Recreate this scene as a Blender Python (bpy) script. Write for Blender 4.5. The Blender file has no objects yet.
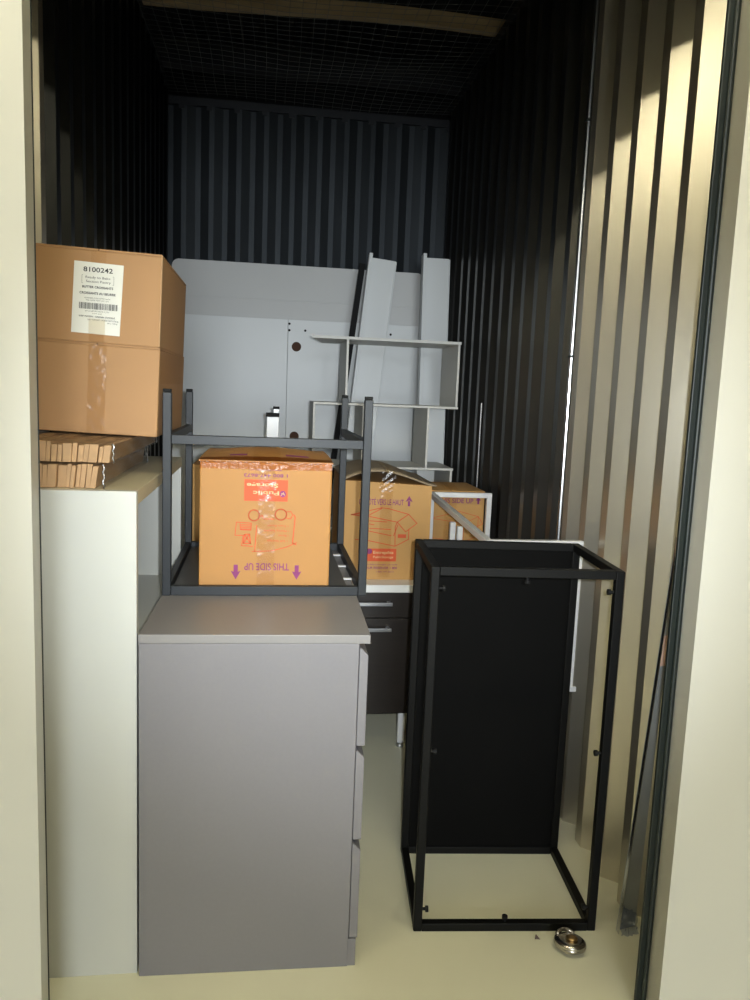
import bpy, bmesh, math, random
from mathutils import Vector, Matrix
random.seed(7)
SC = bpy.context.scene
COL = SC.collection
PI = math.pi

# ------------------------------------------------------------------ materials
def mat(name, color, rough=.5, metal=0., var=0., vscale=8., bump=0., bscale=60., spec=.5, stretch=(1, 1, 1), var2=None, coat=0.):
    m = bpy.data.materials.new(name); m.use_nodes = True
    nt = m.node_tree; b = nt.nodes['Principled BSDF']
    b.inputs['Base Color'].default_value = (*color, 1)
    b.inputs['Roughness'].default_value = rough
    b.inputs['Metallic'].default_value = metal
    b.inputs['Specular IOR Level'].default_value = spec
    b.inputs['Coat Weight'].default_value = coat
    tc = nt.nodes.new('ShaderNodeTexCoord'); mp = nt.nodes.new('ShaderNodeMapping')
    mp.inputs['Scale'].default_value = stretch
    nt.links.new(tc.outputs['Object'], mp.inputs['Vector'])
    if var > 0:
        n = nt.nodes.new('ShaderNodeTexNoise'); n.inputs['Scale'].default_value = vscale
        n.inputs['Detail'].default_value = 5
        r = nt.nodes.new('ShaderNodeMix'); r.data_type = 'RGBA'
        c2 = var2 or tuple(c * (1 - var) for c in color)
        r.inputs[6].default_value = (*tuple(min(1, c * (1 + var * .5)) for c in color), 1)
        r.inputs[7].default_value = (*c2, 1)
        nt.links.new(mp.outputs[0], n.inputs['Vector']); nt.links.new(n.outputs['Fac'], r.inputs[0])
        nt.links.new(r.outputs[2], b.inputs['Base Color'])
    if bump > 0:
        n2 = nt.nodes.new('ShaderNodeTexNoise'); n2.inputs['Scale'].default_value = bscale
        n2.inputs['Detail'].default_value = 4
        bp = nt.nodes.new('ShaderNodeBump'); bp.inputs['Strength'].default_value = bump
        bp.inputs['Distance'].default_value = .004
        nt.links.new(mp.outputs[0], n2.inputs['Vector']); nt.links.new(n2.outputs['Fac'], bp.inputs['Height'])
        nt.links.new(bp.outputs[0], b.inputs['Normal'])
    return m

def clear_film(name, tint, gloss=.25, rough=.12, bump=1., bscale=35., stretch=(1, 1, 1)):
    m = bpy.data.materials.new(name); m.use_nodes = True
    nt = m.node_tree; nt.nodes.clear()
    out = nt.nodes.new('ShaderNodeOutputMaterial'); mix = nt.nodes.new('ShaderNodeMixShader')
    tr = nt.nodes.new('ShaderNodeBsdfTransparent'); gl = nt.nodes.new('ShaderNodeBsdfGlossy')
    tr.inputs[0].default_value = (*tint, 1); gl.inputs['Roughness'].default_value = rough
    mix.inputs[0].default_value = gloss
    tc = nt.nodes.new('ShaderNodeTexCoord'); mp = nt.nodes.new('ShaderNodeMapping'); mp.inputs['Scale'].default_value = stretch
    n = nt.nodes.new('ShaderNodeTexNoise'); n.inputs['Scale'].default_value = bscale; n.inputs['Detail'].default_value = 3
    bp = nt.nodes.new('ShaderNodeBump'); bp.inputs['Strength'].default_value = bump; bp.inputs['Distance'].default_value = .006
    nt.links.new(tc.outputs['Object'], mp.inputs[0]); nt.links.new(mp.outputs[0], n.inputs['Vector'])
    nt.links.new(n.outputs['Fac'], bp.inputs['Height']); nt.links.new(bp.outputs[0], gl.inputs['Normal'])
    nt.links.new(tr.outputs[0], mix.inputs[1]); nt.links.new(gl.outputs[0], mix.inputs[2]); nt.links.new(mix.outputs[0], out.inputs[0])
    return m

def emit(name, color, s):
    m = bpy.data.materials.new(name); m.use_nodes = True
    nt = m.node_tree; nt.nodes.clear()
    out = nt.nodes.new('ShaderNodeOutputMaterial'); e = nt.nodes.new('ShaderNodeEmission')
    e.inputs[0].default_value = (*color, 1); e.inputs[1].default_value = s
    nt.links.new(e.outputs[0], out.inputs[0]); return m

M = {}
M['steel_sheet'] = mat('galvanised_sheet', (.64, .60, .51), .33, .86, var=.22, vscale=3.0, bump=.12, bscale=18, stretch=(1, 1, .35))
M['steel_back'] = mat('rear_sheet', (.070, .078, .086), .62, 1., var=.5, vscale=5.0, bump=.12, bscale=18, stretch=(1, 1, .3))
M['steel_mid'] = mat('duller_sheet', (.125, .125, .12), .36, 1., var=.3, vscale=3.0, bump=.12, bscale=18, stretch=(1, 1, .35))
M['steel_darker'] = mat('darker_sheet', (.048, .050, .052), .36, 1., var=.3, vscale=3.0, bump=.12, bscale=18, stretch=(1, 1, .35))  # darker base colour, used on the left wall past its change point
M['steel_trim'] = mat('steel_trim', (.62, .63, .65), .25, 1.)
M['steel_dark'] = mat('dark_steel', (.035, .037, .042), .5, .6, var=.3)
M['deck'] = mat('roof_deck', (.03, .032, .036), .6, .5, var=.3)
M['wire'] = mat('wire', (.20, .21, .21), .5, .5)
M['concrete'] = mat('sealed_concrete', (.80, .78, .60), .45, 0, var=.12, vscale=2.2, bump=.08, bscale=30)
M['cream'] = mat('cream_wall_panel', (.60, .59, .535), .42, 0, var=.035, vscale=1.3, bump=.03, bscale=90)
M['corridor'] = mat('corridor_paint', (.42, .41, .36), .7)
M['seal'] = mat('black_rubber_seal', (.006, .011, .010), .42)
M['wood'] = mat('rough_lumber', (.46, .35, .22), .75, 0, var=.4, vscale=9, bump=.4, bscale=40, stretch=(.25, 2, 2))
M['grey_lam'] = mat('grey_laminate', (.190, .183, .198), .42, 0, var=.05, vscale=120, bump=.02, bscale=200)
M['grey_top_lit'] = mat('grey_laminate_lit', (.225, .215, .215), .40, 0, var=.05, vscale=120)  # same laminate as the sides, lightened to carry lamp light on the top
M['gap_shade'] = mat('gap_shade', (.03, .03, .03), .7)  # shade between the drawer fronts, put in as a dark colour
M['white_lam'] = mat('white_laminate', (.55, .555, .52), .38, 0, var=.02, vscale=2)
M['top_tan'] = mat('tan_laminate', (.60, .54, .38), .4)
M['desk_white'] = mat('bright_white_laminate', (.88, .88, .84), .38)
M['shelf_white'] = mat('offwhite_laminate', (.62, .61, .57), .45, 0, var=.02, vscale=4)
M['panel_white'] = mat('white_panel', (.78, .80, .80), .42, 0, var=.03, vscale=2)
M['panel_grey'] = mat('grey_panel', (.66, .66, .65), .55, 0, var=.05, vscale=3)
M['white_metal'] = mat('white_powdercoat', (.80, .80, .80), .3)
M['black_metal'] = mat('black_powdercoat', (.004, .004, .004), .5, 0, spec=.15)
M['black_board'] = mat('black_laminate', (.004, .004, .004), .6, 0, var=.3, vscale=6, spec=.04)
M['grey_metal'] = mat('charcoal_powdercoat', (.017, .020, .024), .45, .1, spec=.35)
M['char_board'] = mat('charcoal_board', (.085, .082, .08), .42, 0, var=.15, vscale=10)
M['espresso'] = mat('espresso_wood', (.022, .017, .014), .35, 0, var=.5, vscale=12, stretch=(.6, 1, 14), bump=.1, bscale=30)
M['chrome'] = mat('brushed_steel', (.62, .63, .66), .3, 1.)
M['card'] = mat('brown_cardboard', (.43, .24, .108), .7, 0, var=.07, vscale=5, bump=.05, bscale=120)
M['card_edge'] = mat('cardboard_edge', (.50, .31, .16), .75, 0, var=.25, vscale=30)
M['card_orange'] = mat('kraft_cardboard', (.455, .22, .060), .62, 0, var=.06, vscale=5, bump=.05, bscale=120)
M['card_dull'] = mat('dull_kraft_cardboard', (.55, .305, .10), .68, 0, var=.08, vscale=5, bump=.05, bscale=120)
M['card_dark'] = mat('worn_cardboard_flap', (.33, .25, .16), .6, 0, var=.3, vscale=14, bump=.2, bscale=60)
M['ink_orange'] = mat('orange_ink', (.64, .09, .02), .6)
M['ink_purple'] = mat('purple_ink', (.24, .03, .15), .6)
M['ink_black'] = mat('black_ink', (.03, .03, .03), .6)
M['ink_pale'] = mat('pale_ink', (.75, .50, .25), .6)
M['paper'] = mat('label_paper', (.80, .80, .74), .5)
M['pink'] = mat('pink_sticker', (.80, .55, .45), .55)
M['cap'] = mat('black_plastic', (.008, .008, .008), .6, spec=.15)
M['hole'] = mat('raw_particleboard', (.10, .055, .04), .9, spec=.05)
M['film_fold'] = clear_film('folded_film', (.8, .8, .8), .45, .3, 1., 60)
M['tape'] = clear_film('clear_packing_tape', (.94, .90, .83), .03, .22, .8, 26)
M['tape_band'] = clear_film('amber_packing_tape', (.84, .64, .40), .035, .18, 1., 70)
M['wrap'] = clear_film('stretch_wrap', (.86, .86, .84), .24, .12, 1., 40, (1, .5, 3))
M['plastic'] = clear_film('crinkled_plastic', (.62, .66, .78), .10, .35, .6, 40)
M['lock_steel'] = mat('worn_steel', (.55, .52, .48), .22, 1., var=.3, vscale=30)
M['chip'] = mat('rusty_chip', (.10, .065, .05), .6)
M['brass'] = mat('brass', (.50, .33, .14), .3, 1.)
M['galv_strip'] = mat('galvanised_strip', (.42, .45, .48), .45, .25, var=.25, vscale=12)
M['tube'] = emit('fluorescent_tube', (1., .92, .64), 1)     # strength set below
M['fixture'] = mat('fixture_enamel', (.8, .8, .8), .4)

# ------------------------------------------------------------------ mesh builder
class MB:
    def __init__(s): s.bm = bmesh.new()
    def box(s, x0, x1, y0, y1, z0, z1, bev=0., mi=0):
        vs = [s.bm.verts.new((x, y, z)) for z in (z0, z1) for y in (y0, y1) for x in (x0, x1)]
        fs = []
        for q in ((0, 2, 3, 1), (4, 5, 7, 6), (0, 1, 5, 4), (2, 6, 7, 3), (0, 4, 6, 2), (1, 3, 7, 5)):
            f = s.bm.faces.new([vs[i] for i in q]); f.material_index = mi; fs.append(f)
        if bev > 0:
            es = list({e for f in fs for e in f.edges})
            bmesh.ops.bevel(s.bm, geom=es, offset=bev, segments=2, affect='EDGES', profile=.5)
        return s
    def bar(s, p, q, w, h=None, bev=0., up=(0, 0, 1)):
        h = h or w; p = Vector(p); q = Vector(q); d = (q - p).normalized(); u = Vector(up)
        if abs(d.dot(u)) > .98: u = Vector((0, 1, 0))
        a = d.cross(u).normalized(); b = a.cross(d).normalized()
        vs = [s.bm.verts.new(c + a * (w / 2 * i) + b * (h / 2 * j)) for c in (p, q) for j in (-1, 1) for i in (-1, 1)]
        fs = [s.bm.faces.new([vs[i] for i in qq]) for qq in ((0, 2, 3, 1), (4, 5, 7, 6), (0, 1, 5, 4), (2, 6, 7, 3), (0, 4, 6, 2), (1, 3, 7, 5))]
        if bev > 0:
            es = list({e for f in fs for e in f.edges})
            bmesh.ops.bevel(s.bm, geom=es, offset=bev, segments=2, affect='EDGES', profile=.5)
        return s
    def tube(s, pts, r, n=8):
        pts = [Vector(p) for p in pts]; rings = []
        for i, p in enumerate(pts):
            d = (pts[min(i + 1, len(pts) - 1)] - pts[max(i - 1, 0)]).normalized()
            u = Vector((0, 0, 1)) if abs(d.z) < .9 else Vector((1, 0, 0))
            a = d.cross(u).normalized(); b = a.cross(d)
            rings.append([s.bm.verts.new(p + a * (r * math.cos(t * 2 * PI / n)) + b * (r * math.sin(t * 2 * PI / n))) for t in range(n)])
        for A, B in zip(rings, rings[1:]):
            for t in range(n): s.bm.faces.new((A[t], A[(t + 1) % n], B[(t + 1) % n], B[t]))
        if n > 3:
            s.bm.faces.new(rings[0][::-1]); s.bm.faces.new(rings[-1])
        return s
    def prism(s, poly, axis, a0, a1):
        # poly: 2D points in the two other axes (in xyz order), extruded along axis
        def P(u, v, w):
            return {'x': (w, u, v), 'y': (u, w, v), 'z': (u, v, w)}[axis]
        A = [s.bm.verts.new(P(u, v, a0)) for u, v in poly]; B = [s.bm.verts.new(P(u, v, a1)) for u, v in poly]
        n = len(poly)
        s.bm.faces.new(A); s.bm.faces.new(B[::-1])
        for i in range(n): s.bm.faces.new((A[i], B[i], B[(i + 1) % n], A[(i + 1) % n]))
        return s
    def grid(s, fn, nu, nv):
        V = [[s.bm.verts.new(fn(i / nu, j / nv)) for j in range(nv + 1)] for i in range(nu + 1)]
        for i in range(nu):
            for j in range(nv): s.bm.faces.new((V[i][j], V[i + 1][j], V[i + 1][j + 1], V[i][j + 1]))
        return s
    def lathe(s, prof, n=32, mtx=None):
        mtx = mtx or Matrix(); rings = []
        for r, z in prof:
            rings.append([s.bm.verts.new(mtx @ Vector((r * math.cos(2 * PI * t / n), r * math.sin(2 * PI * t / n), z))) for t in range(n)])
        for A, B in zip(rings, rings[1:]):
            for t in range(n): s.bm.faces.new((A[t], A[(t + 1) % n], B[(t + 1) % n], B[t]))
        s.bm.faces.new(rings[0][::-1]); s.bm.faces.new(rings[-1])
        return s

def tag(o, label=None, cat=None, group=None, kind=None):
    if label: o['label'] = label
    if cat: o['category'] = cat
    if group: o['group'] = group
    if kind: o['kind'] = kind
    return o

def build(name, mb, m, parent=None, smooth=False, solid=None):
    bmesh.ops.recalc_face_normals(mb.bm, faces=mb.bm.faces)
    if parent is not None:
        off = -PL[parent.name]
        for v in mb.bm.verts: v.co += off
    me = bpy.data.meshes.new(name); mb.bm.to_mesh(me); mb.bm.free()
    for mm in (m if isinstance(m, (list, tuple)) else [m]): me.materials.append(mm)
    if smooth:
        for p in me.polygons: p.use_smooth = True
    o = bpy.data.objects.new(name, me); COL.objects.link(o)
    if parent is not None:
        o.parent = parent; PL[o.name] = PL[parent.name].copy()
    else: PL[o.name] = Vector((0, 0, 0))
    if solid:
        md = o.modifiers.new('thickness', 'SOLIDIFY'); md.thickness = solid; md.offset = 0
    return o
PL = {}
def thing(name, loc, label, cat, group=None, yaw=0.):
    o = bpy.data.objects.new(name, None); COL.objects.link(o); o.location = loc; o.empty_display_size = .1
    o.rotation_euler = (0, 0, math.radians(yaw)); PL[o.name] = Vector(loc)
    return tag(o, label, cat, group)
def struct(name, mb, m, **k): return tag(build(name, mb, m, **k), kind='structure')
def single(name, mb, m, loc, label, cat, group=None, **k):
    # one-mesh thing with its origin at its base
    loc = Vector(loc)
    for v in mb.bm.verts: v.co -= loc
    o = build(name, mb, m, **k); o.location = loc
    return tag(o, label, cat, group)

# flat printing on a front (XZ) face
class Ink:
    """2D ink collected in a face's own coordinates, u right, v up, placed at plane y"""
    def __init__(s, x0, z0, y, sc=1.): s.mb = MB(); s.x0, s.z0, s.y, s.sc = x0, z0, y, sc
    def P(s, u, v): return (s.x0 + u * s.sc, s.y, s.z0 + v * s.sc)
    def poly(s, pts): s.mb.bm.faces.new([s.mb.bm.verts.new(s.P(*p)) for p in pts]); return s
    def rect(s, u0, v0, u1, v1): return s.poly([(u0, v0), (u1, v0), (u1, v1), (u0, v1)])
    def line(s, pts, w, closed=False):
        pts = list(pts) + ([pts[0]] if closed else [])
        for (a, b), (c, d) in zip(pts, pts[1:]):
            L = math.hypot(c - a, d - b) or 1e-9; nx, ny = -(d - b) / L * w / 2, (c - a) / L * w / 2
            ex, ey = (c - a) / L * w * .3, (d - b) / L * w * .3
            s.poly([(a + nx - ex, b + ny - ey), (a - nx - ex, b - ny - ey), (c - nx + ex, d - ny + ey), (c + nx + ex, d + ny + ey)])
        return s
    def ellipse(s, u, v, ru, rv, w=None, n=20):
        pts = [(u + ru * math.cos(2 * PI * i / n), v + rv * math.sin(2 * PI * i / n)) for i in range(n)]
        return s.line(pts, w, True) if w else s.poly(pts)
    def text(s, body, u, v, height, width=None, flip=False, align='CENTER', bold=0.):
        cu = bpy.data.curves.new('lettering', 'FONT'); cu.body = body; cu.size = 1; cu.resolution_u = 3
        cu.align_x = 'LEFT'; cu.align_y = 'BOTTOM_BASELINE'; cu.offset = bold
        ob = bpy.data.objects.new('lettering', cu); COL.objects.link(ob)
        dg = bpy.context.evaluated_depsgraph_get(); dg.update()
        me = ob.evaluated_get(dg).to_mesh()
        vs = [v_.co.copy() for v_ in me.vertices]; ps = [tuple(p.vertices) for p in me.polygons]
        ob.evaluated_get(dg).to_mesh_clear(); bpy.data.objects.remove(ob); bpy.data.curves.remove(cu)
        if not vs: return s
        x0 = min(p.x for p in vs); x1 = max(p.x for p in vs); y1 = max(p.y for p in vs)
        sy = height / .72; sx = (width / (x1 - x0)) if width else sy
        W = (x1 - x0) * sx
        bm = s.mb.bm; nv = []
        for p in vs:
            a, b = (p.x - x0) * sx - (W / 2 if align == 'CENTER' else 0), p.y * sy
            if flip: a, b = -a, -b
            nv.append(bm.verts.new(s.P(u + a, v + b)))
        for q in ps:
            try: bm.faces.new([nv[i] for i in q])
            except ValueError: pass
        return s
    def done(s, name, m, parent): return build(name, s.mb, m, parent)

# ------------------------------------------------------------------ the place
XL, XR, YB, YF0, YF = -.56, .95, 4.47, 1.40, 1.47
H = 1.32

fl = MB(); fl.box(-4, 4, -.9, 4.62, -.05, 0); struct('floor', fl, M['concrete'])

# corrugated steel: flats nearest the room, steep flanks, deep flats
def corr(length, depth=.040, a=.040, s=.033, b=.039, start=0.):
    pts = []; t = -start
    while t < length:
        for dt, o in ((0, 0), (a, 0), (s, depth), (b, depth), (s, 0)):
            t += dt
            if o == 0 and dt == 0: pts.append((t, 0)); continue
            pts.append((t, o))
    out = [(min(max(t, 0), length), o) for t, o in pts]
    return out
def corrugated(name, place, length, top, start=0., change=None, m=None, **prof):
    pr = corr(length, start=start, **prof); mb = MB(); lo = []; hi = []
    for t, o in pr:
        x, y = place(t, o); lo.append(mb.bm.verts.new((x, y, 0))); hi.append(mb.bm.verts.new((x, y, top)))
    for i in range(len(pr) - 1):
        if pr[i] == pr[i + 1]: continue
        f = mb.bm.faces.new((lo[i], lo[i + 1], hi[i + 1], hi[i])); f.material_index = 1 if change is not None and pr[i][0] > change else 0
    bmesh.ops.remove_doubles(mb.bm, verts=mb.bm.verts, dist=1e-5)
    o = struct(name, mb, m or [M['steel_sheet'], M['steel_darker']])
    md = o.modifiers.new('gauge', 'SOLIDIFY'); md.thickness = .001
    return o
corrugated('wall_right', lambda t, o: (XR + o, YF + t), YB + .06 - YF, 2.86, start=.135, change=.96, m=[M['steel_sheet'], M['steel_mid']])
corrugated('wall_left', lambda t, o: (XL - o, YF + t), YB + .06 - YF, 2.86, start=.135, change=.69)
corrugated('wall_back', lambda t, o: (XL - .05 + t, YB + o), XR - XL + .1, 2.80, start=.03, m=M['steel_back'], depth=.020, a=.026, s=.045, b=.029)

# hallway partition with the door opening
fw = MB()
fw.prism([(-4, YF0), (-.405, YF0), (-.412, YF), (-4, YF)], 'z', 0, 3.42)
fw.prism([(.851, YF0), (4, YF0), (4, YF), (.8585, YF)], 'z', 0, 3.42)
fw.box(-.409, .855, YF0, YF, 2.399, 3.42, .003)
struct('wall_front', fw, M['cream'])
t1 = MB(); t1.box(.831, .857, 1.461, 1.469, 0, 2.399, .002); t1.tube([(.8480, 1.460, 0), (.8480, 1.460, 2.399)], .0048, 10)
struct('trim_1', t1, M['seal'])
t1b = MB(); t1b.box(-.4140, -.4100, 1.4685, 1.471, 0, 2.399)
struct('trim_2', t1b, M['seal'])
# corridor behind the camera, plus an unseen cross hall added for its light
HX0, HX1, HY = -.75, 1.05, -6.2
c = MB(); c.box(-4, HX0, -.95, -.9, 0, 2.98); c.box(HX1, 4, -.95, -.9, 0, 2.98); struct('wall_corridor', c, M['corridor'])
c = MB(); c.box(HX0 - .05, HX0, HY, -.95, 0, 2.98); c.box(HX1, HX1 + .05, HY, -.95, 0, 2.98); struct('wall_added_hall', c, M['corridor'])  # added side walls of the unseen hall that lets light reach the unit
c = MB(); c.box(HX0, HX0 + .1, HY - .05, HY, 0, 2.98); c.box(HX1 - .1, HX1, HY - .05, HY, 0, 2.98); c.box(HX0 + .1, HX1 - .1, HY - .05, HY, 2.5, 2.98); c.box(HX0 + .1, HX1 - .1, HY - .05, HY, 0, .5); struct('wall_added_hall_end', c, M['corridor'])  # end of the added hall, left open around the fill light
c = MB(); c.box(HX0, HX1, HY, -.9, -.05, 0); struct('floor_added_hall', c, M['concrete'])  # floor of the added hall
c = MB(); c.box(-4.05, -4, -.9, 1.5, 0, 3.0); c.box(4, 4.05, -.9, 1.5, 0, 3.0); struct('wall_corridor_ends', c, M['corridor'])
c = MB(); c.box(-4, 4, -.95, YF0, 2.98, 3.02); c.box(HX0, HX1, HY, -.95, 2.98, 3.02); struct('ceiling_corridor', c, M['corridor'])
wl = bpy.data.lights.new('added_hall_fill', 'AREA'); wl.shape = 'RECTANGLE'; wl.size = 1.5; wl.size_y = 1.9; wl.energy = 210; wl.color = (.88, .95, 1.)  # added unseen fill light, brightens the back of the unit
wo = bpy.data.objects.new('added_hall_fill', wl); COL.objects.link(wo); wo.location = ((HX0 + HX1) / 2, HY + .02, 1.5); wo.rotation_euler = (PI / 2, 0, PI)
wo.rotation_euler = (-PI / 2, 0, 0) if False else (PI / 2, 0, 0)
# roof deck high above the unit
d = MB(); x = -1.6
prof = []
while x < 2.0:
    prof += [(x, 3.42), (x + .09, 3.42), (x + .11, 3.46), (x + .18, 3.46)]; x += .20
lo = [d.bm.verts.new((px, YF - .07, pz)) for px, pz in prof]; hi = [d.bm.verts.new((px, 5.6, pz)) for px, pz in prof]
for i in range(len(prof) - 1): d.bm.faces.new((lo[i], hi[i], hi[i + 1], lo[i + 1]))
struct('ceiling', d, M['deck'])
# neighbouring unit shells so that nothing leaks in over the walls
d = MB(); d.box(-1.65, -1.6, YF, 5.6, 2.6, 3.5); d.box(1.95, 2.0, YF, 5.6, 2.6, 3.5); d.box(-1.65, 2.0, 5.55, 5.6, 2.6, 3.5)
struct('wall_upper', d, M['deck'])
# base channels
# bright joint strips on the right wall
b = MB(); b.tube([(XR - .003, 2.405, 0), (XR - .003, 2.405, 2.84)], .0075, 10)
struct('trim_3', b, M['steel_trim'])
b = MB()
for z in (.75, 1.46, 2.17): b.box(XR - .013, XR - .001, 2.396, 2.414, z, z + .007)
struct('trim_4', b, M['seal'])
b = MB(); b.tube([(XR - .002, 3.44, 0), (XR - .002, 3.44, 1.30)], .005, 8); struct('trim_5', b, M['steel_trim'])
# fixing tabs along the top of the rear wall, top angles
b = MB(); b.box(XL - .05, XR + .05, YB - .004, YB + .05, 2.80, 2.84); b.box(XL - .045, XL - .001, YF, YB, 2.86, 2.90); b.box(XR + .001, XR + .045, YF, YB, 2.86, 2.90)
for i in range(11):
    x = XL + .05 + i * .145; b.box(x, x + .03, YB - .006, YB - .001, 2.78, 2.81)
struct('trim_6', b, M['steel_dark'])

# overhead things
b = MB(); b.bar((-1.55, 4.45, 3.10), (1.9, 4.45, 3.10), .10, .012); b.bar((-1.55, 4.45, 2.99), (1.9, 4.45, 2.99), .10, .012); b.bar((-1.55, 4.45, 3.045), (1.9, 4.45, 3.045), .010, .11)
single('steel_beam', b, M['steel_dark'], (0, 4.45, 2.98), 'dark steel beam crossing above the top of the rear wall', 'beam')
for i, (y, lab) in enumerate(((2.55, 'dark roof joist overhead nearest the door, above the netting'), (3.95, 'dark roof joist overhead between the lumber and the rear steel beam'))):
    b = MB(); b.bar((-1.55, y, 3.37), (1.9, y, 3.37), .05, .09)
    single('roof_joist', b, M['steel_dark'], (0, y, 3.32), lab, 'joist')
b = MB()
n = 24
for i in range(n):
    x0 = -.66 + i * 1.74 / n; x1 = x0 + 1.74 / n
    z = lambda x: 2.952 + .004 * x + .012 * math.sin(x * 3.1)
    vs = [b.bm.verts.new(v) for v in ((x0, 3.60, z(x0) - .030), (x0, 3.64, z(x0) - .030), (x0, 3.64, z(x0) + .030), (x0, 3.60, z(x0) + .030),
                                      (x1, 3.60, z(x1) - .030), (x1, 3.64, z(x1) - .030), (x1, 3.64, z(x1) + .030), (x1, 3.60, z(x1) + .030))]
    for q in ((0, 1, 5, 4), (1, 2, 6, 5), (2, 3, 7, 6), (3, 0, 4, 7)): b.bm.faces.new([vs[j] for j in q])
    if i == 0: b.bm.faces.new(vs[0:4])
    if i == n - 1: b.bm.faces.new(vs[4:8])
bmesh.ops.remove_doubles(b.bm, verts=b.bm.verts, dist=1e-5)
single('lumber_beam', b, M['wood'], (.21, 3.62, 2.90), 'long pale wooden board laid across the unit above the netting', 'beam')
nt_ = MB()
def netz(x, y): return 2.855 - .035 * math.sin(PI * (x - XL) / (XR - XL)) * (.6 + .4 * math.sin(y * 2.3 + 1)) + .008 * math.sin(y * 9 + x * 5)
k = 0; x = XL
while x <= XR + .001:
    nt_.tube([(x + .004 * math.sin(j), YF + j * (YB - YF) / 18, netz(x, YF + j * (YB - YF) / 18)) for j in range(19)], .0011, 3); x += .0508
y = YF + .02
while y <= YB:
    nt_.tube([(XL + j * (XR - XL) / 10, y + .004 * math.sin(j * 2), netz(XL + j * (XR - XL) / 10, y)) for j in range(11)], .0011, 3); y += .0508
single('wire_netting', nt_, M['wire'], (.2, 3, 2.82), 'sagging wire mesh netting stretched over the open top of the unit', 'netting')

# corridor fluorescents
LAMP_Y, LAMP_Z = .30, 2.88
for lx, lab in ((.20, 'fluorescent strip light on the corridor ceiling in front of the unit door'), (-1.25, 'fluorescent strip light further left along the corridor ceiling'), (1.65, 'fluorescent strip light further right along the corridor ceiling')):
    t = thing('strip_light', (lx, LAMP_Y, 2.98), lab, 'ceiling light')
    b = MB(); b.box(lx - .62, lx + .62, LAMP_Y - .05, LAMP_Y + .05, 2.925, 2.98, .004); build('fixture_body', b, M['fixture'], t)
    b = MB(); b.tube([(lx - .58, LAMP_Y, LAMP_Z), (lx + .58, LAMP_Y, LAMP_Z)], .016, 12); build('tube', b, M['tube'], t)
    for s_ in (-1, 1):
        b = MB(); b.box(lx + s_ * .595 - .012, lx + s_ * .595 + .012, LAMP_Y - .015, LAMP_Y + .015, 2.862, 2.927, .002); build('lamp_holder', b, M['fixture'], t)

# ------------------------------------------------------------------ tall white bookcase at the left
BX0, BX1, BY0, BY1, BZ = -.555, -.27, 1.65, 2.50, 1.10
t = thing('bookcase', ((BX0 + BX1) / 2, BY0, 0), 'tall off-white bookcase behind the left door jamb, its open side facing the grey drawers', 'bookcase')
for y0, y1 in ((BY0, BY0 + .022), (BY1 - .022, BY1)):
    b = MB(); b.box(BX0, BX1, y0, y1, 0, BZ if y0 == BY0 else BZ - .030, .0012); build('side_panel', b, M['white_lam'], t)
b = MB(); b.box(BX0, BX1, BY0 + .022, BY1, BZ - .030, BZ, .0012); build('top_panel', b, M['top_tan'], t)
b = MB(); b.box(BX0, BX0 + .008, BY0 + .022, BY1 - .022, .05, BZ - .03); build('back_panel', b, M['white_lam'], t)
for z in (.05, .37, .705):
    b = MB(); b.box(BX0 + .008, BX1 - .003, BY0 + .022, BY1 - .022, z, z + .02, .001); build('shelf', b, M['white_lam'], t)
b = MB(); b.box(BX1 - .02, BX1 - .008, BY0 + .022, BY1 - .022, 0, .05); build('plinth', b, M['white_lam'], t)

# bundles of flattened cartons on the bookcase
def bundle(z0, z1, xr, y1, lab, lean):
    t = thing('carton_bundle', (-.43, BY0 + .03, z0), lab, 'cardboard bundle', 'wrapped cardboard bundles on the bookcase')
    x = -.533
    while x < xr - .006:
        w = random.choice((.0095, .0105, .0115, .0125, .019)); w = min(w, xr - x)
        ya = BY0 + .032 + random.uniform(-.004, .006); dz = random.uniform(-.0015, .0015); l = lean * (x + .533) / .25 + random.uniform(-.0012, .0012)
        b = MB(); zt = z1 - .003 - (x + .408) * math.tan(math.radians(1.9)) * (z0 > 1.12) + dz - (.003 if random.random() < .3 else 0)
        b.prism([(x + .0006 - l, z0 + .001), (x + w - .0007 - l, z0 + .001), (x + w - .0007, zt), (x + .0006, zt)], 'y', ya, y1 + random.uniform(-.01, .01))
        es = list(b.bm.edges); bmesh.ops.bevel(b.bm, geom=es, offset=.0008, segments=1, affect='EDGES')
        build('cardboard_sheet', b, M['card_edge'], t); x += w
    # clear film round the right side and over the top
    def f(u, v):
        y = BY0 + .024 + u * (y1 - BY0 - .02)
        if v < .5: p = (xr + .0035 + .0035 * math.sin(u * 23 + v * 9) * math.sin(v * 7), y, z0 + .001 + (z1 - z0 - .001) * v * 2)
        else: p = (xr + .0035 - (v - .5) * 2 * (xr + .533), y, z1 + .0002 + .0003 * math.sin(u * 40) - (xr + .0035 - (v - .5) * 2 * (xr + .533) + .408) * math.tan(math.radians(1.9)) * (z0 > 1.12))
        return p
    b = MB(); b.grid(f, 40, 16); build('stretch_wrap', b, M['wrap'], t, smooth=True)
    # bunched film along the near corner
    pts = [(xr + .004 + .002 * math.sin(i * 1.9), BY0 + .028 + .002 * math.cos(i * 2.3), z0 + .002 + (z1 - z0 - .004) * i / 9) for i in range(10)]
    b = MB(); b.tube(pts, .0022, 6)
    pts = [(xr + .002, y1 - .02 + .004 * math.sin(i * 1.5), z0 + .002 + (z1 - z0 - .004) * i / 7) for i in range(8)]
    bb_ = MB(); bb_.tube(pts, .002, 6); build('film_edge', bb_, M['film_fold'], t, smooth=True)
    build('film_edge', b, M['film_fold'], t, smooth=True)
bundle(1.100, 1.154, -.345, 2.30, 'lower wrapped bundle of flattened cardboard cartons, directly on the bookcase top', .010)
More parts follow.
